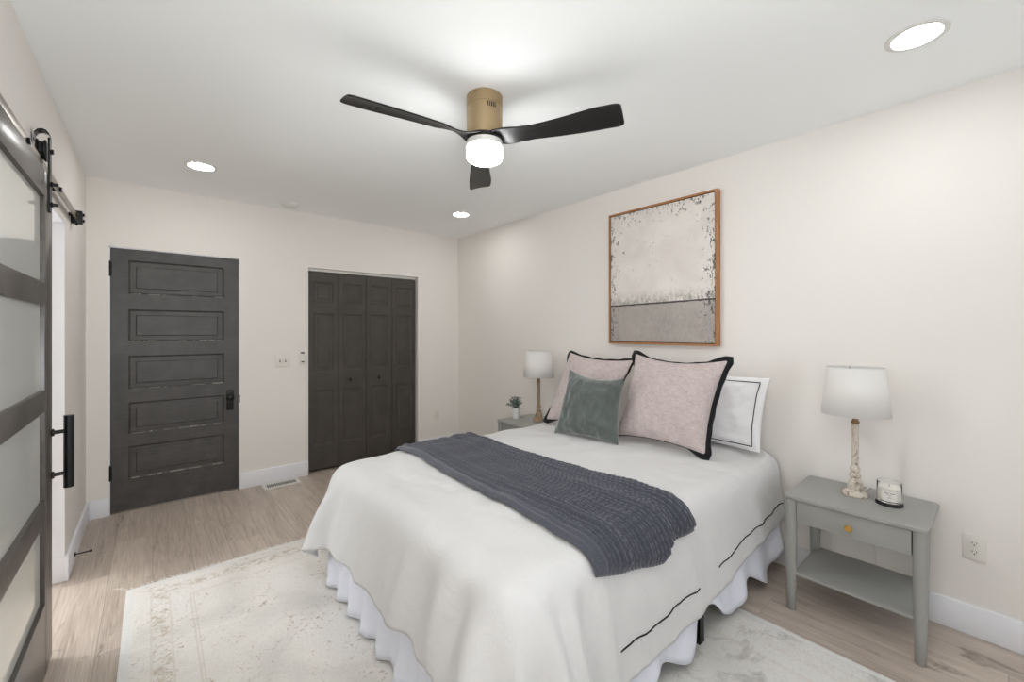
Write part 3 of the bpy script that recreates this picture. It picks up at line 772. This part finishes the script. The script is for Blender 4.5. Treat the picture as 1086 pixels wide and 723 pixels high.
duv = thing('duvet', 'white duvet with thin black piping draped over the bed', 'duvet', (1.74, 1.63, 0))
cov = grid_mesh('cover', PD - np.array(LBD), M['duvet'], duv, thick=.010, sub=1)
def pipe(j, i0, i1, side):
    bm = bmesh.new(); pts = []
    for i in range(i0, i1):
        p = Vector(PD[i, j]); a = Vector(PD[min(i+1, nD-1), j]) - Vector(PD[max(i-1, 0), j]); b = Vector(PD[i, j+1]) - Vector(PD[i, j-1])
        nr = a.cross(b).normalized()
        if nr.y*side < 0: nr = -nr
        pts.append(p + nr*.0065 - Vector(LBD))
    tube(bm, pts, .0028, 6); return bm
JF = 4
def irow(x): return int(round((2.728-x)/DD))
obj('piping', pipe(JF, irow(2.70), irow(1.86), -1), M['trim_black'], duv)
obj('piping', pipe(JF, irow(1.70), irow(1.12), -1), M['trim_black'], duv)
obj('piping', pipe(mD-1-JF, irow(2.70), irow(.50), 1), M['trim_black'], duv)

# bed skirt
def skirt():
    path = [(BX1_-.02, BY0-.014), (BX0_-.004, BY0-.014), (BX0_-.004, BY1+.014), (BX1_-.02, BY1+.014)]
    pts = []
    for k in range(3):
        a, b = Vector(path[k]+(0,)), Vector(path[k+1]+(0,)); L = (b-a).length; n = int(L/.012); t = (b-a)/L; nr = Vector((t.y, -t.x, 0))
        nr = nr if (a+b).length and nr.dot((a+b)/2 - Vector((1.74, 1.63, 0))) > 0 else -nr
        for i in range(n): pts.append((a+t*(i*.012), nr, k, i*.012, L))
    rows = 14; P = np.zeros((len(pts), rows, 3))
    for i, (p, nr, k, s, L) in enumerate(pts):
        arc = i*.012
        ph = arc/(.26 if k == 0 else .17)*2*PI + 3.0*noise.noise((arc*1.3, 7, 0))
        wv = math.sin(ph) + .30*math.sin(2.3*ph+1)*(.5+noise.noise((arc*2, 3, 3)))
        zb = (.024+.008*noise.noise((arc*5, 1, 1)) if k == 1 else .075+.040*math.sin(arc*2*PI/.42+.8)+.015*noise.noise((arc*6, 2, 2)) + (.07*math.exp(-((arc-.915)/.085)**2) if k == 0 else 0))
        for r in range(rows):
            t = r/(rows-1); z = .375*(1-t) + zb*t
            amp = .003 + .015*t
            o = nr*(amp*wv + .030*t*t) 
            P[i, r] = (p.x+o.x, p.y+o.y, z)
    grid_mesh('bed_skirt', P - np.array(LBD), M['skirt'], bed, thick=.003)
skirt()

# throw blanket laid across the duvet
dg = bpy.context.evaluated_depsgraph_get(); bpy.context.view_layer.update()
bvh = BVHTree.FromObject(cov, bpy.context.evaluated_depsgraph_get())
def top_z(x, y):
    h = bvh.ray_cast(Vector((x-LBD[0], y-LBD[1], 1.5)), Vector((0, 0, -1)))
    return h[0].z if h[0] is not None else .62
def cross(x):
    """polyline over the duvet at this x: far edge -> near edge, bending down the near side"""
    pts = []
    for y in np.arange(2.56, 1.175, -.03): pts.append((y, top_z(x, y)))
    c = Vector((x-LBD[0], 1.165-LBD[1], .30))
    for a in np.linspace(92, 196, 60):
        dr_ = Vector((0, math.cos(math.radians(a)), math.sin(math.radians(a)))); o = c
        # outermost hit
        h = bvh.ray_cast(c + dr_*1.5, -dr_)
        if h[0] is not None: pts.append((h[0].y+LBD[1], h[0].z))
    return np.array(pts)
def throw():
    na, nb = 270, 170
    # corner x of the two long edges at the far and the near end
    P = np.zeros((na, nb, 3)); tbl = {}
    xg = np.linspace(.86, 1.80, 16)
    prof = []
    for x in xg:
        p = cross(x); s = np.concatenate([[0], np.cumsum(np.hypot(np.diff(p[:, 0]), np.diff(p[:, 1])))]); i0 = np.argmin(np.abs(p[:, 0]-1.6)); prof.append((s - s[i0], p))
    def at(x, s):
        f = (x-xg[0])/(xg[1]-xg[0]); a = int(max(0, min(len(xg)-2, math.floor(f)))); t = f-a; o = []
        for q in (a, a+1):
            ss, p = prof[q]; o.append((np.interp(s, ss, p[:, 0]), np.interp(s, ss, p[:, 1])))
        return (o[0][0]*(1-t)+o[1][0]*t, o[0][1]*(1-t)+o[1][1]*t)
    for ib in range(nb):
        b = ib/(nb-1)                                   # 0 far, 1 near
        xf = 1.10 + (-.045)*b + .012*math.sin(b*7) ; xh = 1.62 + .06*b - .05*math.sin(PI*b) + .015*math.sin(b*5+1)
        for ia in range(na):
            a = ia/(na-1)
            x = xf + (xh-xf)*a
            st = max(0, min(1, (a-.62)/.08)); send = .775 + .085*min(a/.62, 1) - .045*st*st*(3-2*st) + .012*noise.noise((a*3, 0, 5))
            s = -.86 + (send+.86)*b
            y, z = at(x, s)
            y2, z2 = at(x, s+.01); tt = Vector((0, y2-y, z2-z)).normalized(); nrm = Vector((0, -tt.z, tt.y))
            if nrm.z - .6*nrm.y < 0: nrm = -nrm
            rib = .5+.5*math.cos(2*PI*a*30)
            stitch = .5+.5*math.cos(2*PI*s/.0165 + PI*(int(a*30) % 2))
            fold = .040*max(0, noise.noise((a*4.4+.4*b, b*1.1, 3.3))) + .026*max(0, noise.noise((a*9.5+.5*b, b*1.4, 8.1))) + .022*math.exp(-((a-.66)/.05)**2)*max(0, b-.55)/.45
            plain = 1 if a > .085 else .15
            edge = min(1, min(a, 1-a)/.02, (1-b)/.02 if b > .5 else 1)
            h = .012 + fold*edge + (.017*rib - .006*stitch*rib)*plain*max(.2, edge)
            P[ia, ib] = (x, y+nrm.y*h, z+nrm.z*h)
    C = np.array((1.3, 1.6, 0))
    t = thing('throw_blanket', 'slate grey ribbed knit throw laid across the foot half of the bed', 'blanket', tuple(C))
    grid_mesh('knit_cloth', P - C, M['knit'], t, thick=.006)
throw()

# ------------------------------------------------------------------ pillows
def pillow(name, label, cat, TL, TR, BR, BL, thick, mat, pinch=.09, trim=None, trim_w=.024, tw=(1, 1, 1, 1), seed=0, group=None, sag=.0, pipe_in=None, seam=None, wr=.008):
    C = (Vector(BL)+Vector(BR))/2; t = thing(name, label, cat, tuple(C), group)
    TL, TR, BR, BL = [Vector(p)-C for p in (TL, TR, BR, BL)]
    nrm = (TR-TL+BR-BL).cross(TL-BL+TR-BR).normalized()
    if nrm.x > 0: nrm = -nrm
    W = (TR-TL).length; Hh = (TL-BL).length
    def base(a, b):
        a2 = a*(1-pinch*(1-min(1, b*b))*min(1.2, abs(a))**3); b2 = b*(1-pinch*(1-min(1, a*a))*min(1.2, abs(b))**3)
        if b > 0: b2 -= sag*(1-min(1, a*a))*b*b
        u, v = (a2+1)/2, (b2+1)/2
        return (BL*(1-u)+BR*u)*(1-v) + (TL*(1-u)+TR*u)*v
    n = 52
    def surf(a, b, s):
        ea, eb = 1-abs(a)**2.2, 1-abs(b)**2.2
        h = thick/2*(max(0, ea)*max(0, eb))**.52
        p = base(a, b)
        e = min(1, (1-abs(a))*6, (1-abs(b))*6)
        h += e*(wr*noise.noise((a*3+seed, b*3, s*2)) + wr*.6*noise.noise((a*8+seed, b*5, s*2+5)))
        # gathers that run in from the corners and edges
        rr = max(abs(a), abs(b)); h += .0055*math.sin(18*(a*1.0-b*.3)+3*noise.noise((a*2, b*2, seed)))*e*max(0, rr-.45)*(1 if b < .9 else .4)
        return p + nrm*(h*s)
    bm = bmesh.new(); ax = [math.sin(PI/2*(2*i/(n-1)-1)*.92)/math.sin(PI/2*.92) for i in range(n)]
    for s in (1, -1):
        g = [[bm.verts.new(surf(a, b, s)) for b in ax] for a in ax]
        for i in range(n-1):
            for j in range(n-1): bm.faces.new((g[i][j], g[i+1][j], g[i+1][j+1], g[i][j+1]))
    bmesh.ops.remove_doubles(bm, verts=bm.verts[:], dist=2e-4)
    obj('cover', bm, mat, t, 180)
    loop = [(a, -1) for a in np.linspace(-1, 1, 60)[:-1]] + [(1, b) for b in np.linspace(-1, 1, 60)[:-1]] + [(a, 1) for a in np.linspace(1, -1, 60)[:-1]] + [(-1, b) for b in np.linspace(1, -1, 60)[:-1]]
    if trim is not None:
        bm = bmesh.new(); R = []
        for q, (a, b) in enumerate(loop):
            p = base(a, b); c = (BL+BR+TL+TR)/4
            o = Vector((0, 0, 0)); pr_ = base(*loop[q-1]); nx = base(*loop[(q+1) % len(loop)])
            tg = (nx-pr_).normalized(); out = tg.cross(nrm).normalized()
            if out.dot(p-c) < 0: out = -out
            wv = .004*math.sin(q*.55+seed)+.006*noise.noise((q*.08, seed, 0))
            sd = tw[0] if b == 1 else tw[1] if a == 1 else tw[2] if b == -1 else tw[3]
            co = min(abs(a), abs(b)); blend = max(0, min(1, (co-.62)/.3)); ck = {(1, 1): 4, (1, -1): 5, (-1, 1): 6, (-1, -1): 7}[(1 if a > 0 else -1, 1 if b > 0 else -1)]
            cw = tw[ck] if len(tw) > 4 else 1.2
            k = sd*(1-blend) + cw*blend
            R.append([bm.verts.new(v) for v in (p-out*.006+nrm*.004, p+out*trim_w*k+nrm*(.003+wv), p+out*trim_w*k+nrm*(-.003+wv), p-out*.006-nrm*.004)])
        for q in range(len(R)):
            A, B = R[q], R[(q+1) % len(R)]
            for k in range(4): bm.faces.new((A[k], B[k], B[(k+1) % 4], A[(k+1) % 4]))
        obj('flange', bm, trim, t, 180)
    if pipe_in is not None:
        pts = []
        for (a, b) in loop: 
            a_, b_ = a*pipe_in[0], b*pipe_in[1]; pts.append(surf(a_, b_, 1)+nrm*.002)
        pts.append(pts[0]); obj('piping', TUBE(pts, .0026, 6), M['trim_black'], t)
    return t
pillow('white_sham', 'white pillow sham with a thin black piped border behind the right pink pillow', 'pillow',
       (2.70, 1.60, 1.075), (2.655, .872, 1.075), (2.60, .905, .655), (2.62, 1.60, .655), .17, M['sham_white'], .045, pipe_in=(.90, .86), seed=5, wr=.012)
pillow('pink_sham', 'pink crinkled euro pillow with black flange on the left, partly behind the green cushion', 'pillow',
       (2.535, 2.265, 1.175), (2.50, 1.655, 1.145), (2.27, 1.70, .672), (2.29, 2.29, .668), .155, M['pink'], .085, M['trim_black'], .020, tw=(.7, .3, .15, .35, .8, .3, .9, 1.5), seed=2, group='pink pillows with black flanges', sag=.045, wr=.011)
pillow('pink_sham', 'pink crinkled euro pillow with black flange on the right, in front of the white sham', 'pillow',
       (2.445, 1.607, 1.195), (2.42, 1.000, 1.182), (2.285, 1.065, .668), (2.275, 1.640, .672), .175, M['pink'], .10, M['trim_black'], .024, tw=(.30, 1.05, .12, .10, 1.15, 1.2, 1.0, .2), seed=9, group='pink pillows with black flanges', sag=.060, wr=.012)
pillow('velvet_cushion', 'small square dark green velvet cushion leaning on the pink pillows', 'cushion',
       (2.195, 1.965, 1.080), (2.205, 1.530, 1.050), (2.145, 1.530, .652), (2.070, 1.995, .652), .15, M['velvet'], .085, seed=14, sag=.085, wr=.014)

# ------------------------------------------------------------------ nightstands
NX0, NX1 = 2.328, 2.742
def nightstand(yc, label):
    t = thing('nightstand', label, 'nightstand', (2.54, yc, 0), 'grey one-drawer nightstands')
    hw = .252; X = lambda x: x-2.54
    bm = bmesh.new(); o = []
    r = .018
    outl = []
    for cx, cy, a0_ in [(NX1-r, hw-r, 0), (NX0+r, hw-r, 90), (NX0+r, -hw+r, 180), (NX1-r, -hw+r, 270)]:
        for k in range(7): a = math.radians(a0_+k*15); outl.append((X(cx)+r*math.cos(a), cy+r*math.sin(a)))
    for zz, s in ((.537, -.003), (.540, 0), (.552, 0), (.555, -.003)):
        o.append([bm.verts.new((x+(s if x > 0 else -s), y+(s if y > 0 else -s), zz)) for x, y in outl])
    for a, b in zip(o, o[1:]):
        for k in range(len(outl)): q = (k+1) % len(outl); bm.faces.new((a[k], a[q], b[q], b[k]))
    bm.faces.new(o[0][::-1]); bm.faces.new(o[-1]); obj('top', bm, M['grey'], t)
    for x in (2.357, 2.700):
        for y in ((-.226, .226) if x < 2.5 else (-.200, .215)):
            bm = bmesh.new(); rings = []
            for z, rr in ((.0, .016), (.004, .0185), (.10, .0205), (.30, .0235), (.537, .0240)):
                rings.append((rr, z))
            lathe(bm, rings, 28, (X(x), y, 0)); obj('leg', bm, M['grey'], t)
    # apron box: sides and back
    bm = bmesh.new(); bx(bm, (X(2.368), .204, .425), (X(2.722), .222, .537)); bx(bm, (X(2.368), -.222, .425), (X(2.722), -.204, .537)); bx(bm, (X(2.705), -.21, .425), (X(2.722), .21, .537)); bx(bm, (X(2.375), -.204, .425), (X(2.705), .204, .433))
    obj('case', bm, M['grey'], t)
    dw = obj('drawer', BX((X(2.346), -.200, .428), (X(2.364), .202, .534), .0015), M['grey'], t)
    bm = bmesh.new(); lathe(bm, [(.005, 0), (.005, .010), (.009, .013), (.0135, .018), (.0145, .022), (.012, .026), (0, .028)], 28)
    bm.transform(Matrix.Translation((X(2.346), .0, .474)) @ Matrix.Rotation(-PI/2, 4, 'Y')); obj('knob', bm, M['brass'], dw)
    bm = bmesh.new(); bx(bm, (X(2.348), -.215, .172), (X(2.722), .215, .186), .002); bx(bm, (X(2.362), .17, .164), (X(2.71), .19, .172)); bx(bm, (X(2.362), -.19, .164), (X(2.71), -.17, .172))
    obj('shelf', bm, M['grey'], t)
    return t
ns = nightstand(.456, 'grey wooden nightstand with a brass knob and low shelf right of the bed')
dup(ns, (2.54, 2.700, 0), 'grey nightstand mostly hidden behind the far side of the bed', 'grey one-drawer nightstands')

# ------------------------------------------------------------------ table lamps
def lamp(loc, label, mat, name='table_lamp'):
    t = thing(name, label, 'lamp', loc, 'table lamps with white drum shades')
    obj('base', LATHE([(.050, 0), (.052, .004), (.050, .012), (.043, .020), (.034, .026), (.030, .032), (.031, .044), (.029, .060), (.022, .074), (.017, .082), (.021, .088), (.024, .094), (.020, .100), (.015, .106), (.017, .114), (.020, .122), (.0205, .130), (.016, .138), (.0135, .141)], 40), mat, t)
    obj('stem', LATHE([(.0135, .141), (.0140, .150), (.0135, .25), (.0142, .335), (.0125, .342)], 24), mat, t)
    obj('socket', LATHE([(.0125, .342), (.017, .346), (.017, .352), (.012, .358), (.012, .372), (.018, .376), (.018, .384), (.010, .388), (.010, .42)], 24), M['socket'], t)
    bm = bmesh.new(); lathe(bm, [(.132, .388), (.1325, .388), (.1105, .612), (.1100, .612)], 72, cap=False)
    sh = obj('lamp_shade', bm, M['shade'], t, 180)
    md = sh.modifiers.new('thickness', 'SOLIDIFY'); md.thickness = .002; md.offset = 0
    bm = bmesh.new()
    for k in range(3): a = k*2*PI/3+.4; tube(bm, [(.008*math.cos(a), .008*math.sin(a), .585), (.06*math.cos(a), .06*math.sin(a), .585), (.1105*math.cos(a), .1105*math.sin(a), .608)], .0015, 6)
    lathe(bm, [(.0085, .575), (.010, .58), (.010, .60), (.006, .604)], 16)
    tube(bm, [(.0, -.012, .41), (.0, -.03, .47), (0, -.03, .54), (0, 0, .58)], .0014, 6); tube(bm, [(.0, .012, .41), (.0, .03, .47), (0, .03, .54), (0, 0, .58)], .0014, 6)
    obj('harp', bm, M['socket'], t)
    obj('bulb', LATHE([(.010, .42), (.013, .43), (.024, .46), (.028, .485), (.024, .508), (.012, .522), (0, .526)], 24), M['bulb'], t)
    return t
lamp((2.572, .478, .555), 'white-shaded table lamp with a whitewashed turned base, on the right nightstand', M['whitewash'])
lamp((2.575, 2.668, .555), 'white-shaded table lamp with a tan wooden base, on the far nightstand behind the bed', M['tanwood'])
# cord of the near lamp, down behind the nightstand and along the baseboard
def smooth_path(ctrl, n=10):
    c = [Vector(p) for p in ctrl]; c = [c[0]*2-c[1]] + c + [c[-1]*2-c[-2]]; out = []
    for i in range(1, len(c)-2):
        for k in range(n):
            t = k/n; a, b, d_, e = c[i-1], c[i], c[i+1], c[i+2]
            out.append(.5*((2*b)+(-a+d_)*t+(2*a-5*b+4*d_-e)*t*t+(-a+3*b-3*d_+e)*t**3))
    out.append(c[-2]); return out
cd = obj('lamp_cord', TUBE(smooth_path([(2.62, .47, .560), (2.70, .455, .559), (2.747, .45, .556), (2.752, .45, .50), (2.75, .445, .35), (2.748, .43, .22), (2.751, .44, .14), (2.736, .52, .07), (2.725, .64, .02), (2.722, .74, .006), (2.735, .83, .035)]), .0028, 8), M['plate'])
tag(cd, 'thin pale lamp cord hanging down the wall behind the right nightstand', 'cord')

# candle
ca = thing('candle', 'white jar candle with a paper label on a black base beside the right lamp', 'candle', (2.552, .352, .555))
obj('lid_coaster', LATHE([(.0475, 0), (.049, .002), (.049, .010), (.047, .012), (0, .012)], 48), M['blackmatte'], ca)
obj('glass_jar', LATHE([(0, .0135), (.040, .0135), (.0435, .017), (.044, .022), (.044, .102), (.0425, .1035), (.0415, .102), (.0415, .022), (.038, .019), (0, .019)], 56, cap=False), M['glass'], ca)
wx = obj('wax', LATHE([(0, .020), (.0385, .020), (.041, .024), (.041, .078), (.039, .080), (0, .079)], 48, cap=False), M['wax'], ca)
obj('wick', TUBE([(0, 0, .079), (.001, 0, .087)], .0009, 6), M['slot'], wx)
def curved(bm, a0_, a1_, z0, z1, r, dz=.0):
    n = 14; A = [[bm.verts.new((r_*math.cos(a0_+(a1_-a0_)*k/n), r_*math.sin(a0_+(a1_-a0_)*k/n), z)) for k in range(n+1)] for r_, z in ((r, z0), (r, z1), (r-.0004, z1), (r-.0004, z0))]
    for q in range(4):
        for k in range(n): bm.faces.new((A[q][k], A[q][k+1], A[(q+1) % 4][k+1], A[(q+1) % 4][k]))
fa = PI + .15                                     # label faces the camera
bm = bmesh.new(); curved(bm, fa-.62, fa+.62, .026, .072, .0448); lb = obj('paper_label', bm, M['label'], ca)
bm = bmesh.new()
random.seed(8)
def textline(z, a0_, a1_, h, step):
    a = a0_
    while a < a1_:
        l = random.uniform(.5, 1)*step; curved(bm, a, min(a+l, a1_), z, z+h, .0452); a += l+step*.25
textline(.0585, fa-.40, fa-.04, .0032, .06); textline(.0585, fa+.06, fa+.42, .0032, .06); textline(.052, fa-.22, fa+.22, .0013, .03); textline(.043, fa-.1, fa+.1, .0013, .03); textline(.039, fa-.16, fa+.16, .0011, .03)
obj('lettering', bm, M['ink'], lb)

# potted plant on the far nightstand
pp = thing('potted_plant', 'small grey-green leafy plant in a white ribbed pot beside the far lamp', 'plant', (2.492, 2.872, .555))
bm = bmesh.new(); lathe(bm, [(.030, 0), (.033, .003), (.041, .085), (.043, .090), (.043, .098), (.039, .098), (.038, .085), (0, .085)], 40)
for v in bm.verts:
    if .004 < v.co.z < .088: 
        a = math.atan2(v.co.y, v.co.x); f = 1+.02*math.cos(a*20); v.co.x *= f; v.co.y *= f
obj('pot', bm, M['pot'], pp)
obj('soil', LATHE([(.0375, .084), (.036, .090), (0, .092)], 24), M['soil'], pp)
random.seed(21); bs = bmesh.new(); bl = bmesh.new()
for k in range(30):
    a = random.uniform(0, 2*PI); sp = random.uniform(.015, .085); hgt = random.uniform(.05, .115)*(1.1-.5*sp/.085)
    p0 = Vector((random.uniform(-.02, .02), random.uniform(-.02, .02), .09)); p2 = p0 + Vector((sp*math.cos(a), sp*math.sin(a), hgt)); p1 = (p0+p2)/2 + Vector((-.2*sp*math.cos(a), -.2*sp*math.sin(a), .02))
    path = [p0*(1-t)**2 + p1*2*t*(1-t) + p2*t*t for t in [i/6 for i in range(7)]]
    tube(bs, path, .0012, 5)
    for i in range(2, 7):
        for _ in range(2):
            c = path[i]; d_ = Vector((random.uniform(-1, 1), random.uniform(-1, 1), random.uniform(-.1, .9))).normalized(); L = random.uniform(.012, .021); sd = d_.cross(Vector((random.random(), random.random(), .5))).normalized(); up = sd.cross(d_)
            q = [c, c+d_*L*.35+sd*L*.33+up*.001, c+d_*L*.75+sd*L*.24+up*.002, c+d_*L, c+d_*L*.75-sd*L*.24+up*.002, c+d_*L*.35-sd*L*.33+up*.001]
            mid = c+d_*L*.5-up*.0016; vs = [bl.verts.new(v) for v in q]; vm = bl.verts.new(mid)
            for z in range(6): bl.faces.new((vs[z], vs[(z+1) % 6], vm))
obj('stems', bs, M['stem'], pp)
fo = obj('foliage', bl, M['leaf'], pp, 0); md = fo.modifiers.new('thickness', 'SOLIDIFY'); md.thickness = .0006

# ------------------------------------------------------------------ painting
pt = thing('framed_painting', 'abstract cream and grey painting in an oak float frame above the bed', 'painting', (XR, (PY0+PY1)/2, (PZ0+PZ1)/2))
LP = (XR, 0, 0)
PX = 2.712
bm = bmesh.new(); f = .013
for lo, hi in [((PY0, PZ0), (PY1, PZ0+f)), ((PY0, PZ1-f), (PY1, PZ1)), ((PY0, PZ0+f), (PY0+f, PZ1-f)), ((PY1-f, PZ0+f), (PY1, PZ1-f))]: bx(bm, (PX, lo[0], lo[1]), (XR-.002, hi[0], hi[1]), .0008)
obj('frame', rel(bm, pt.location), M['oak'], pt)
obj('backing', rel(BX((XR-.012, PY0+f, PZ0+f), (XR-.004, PY1-f, PZ1-f)), pt.location), M['slot'], pt)
me = BX((PX+.006, PY0+f+.005, PZ0+f+.005), (XR-.012, PY1-f-.005, PZ1-f-.005), .001); cv = obj('canvas', me, M['canvas'], pt)
cv.matrix_parent_inverse = Matrix.Translation(-Vector(pt.location))
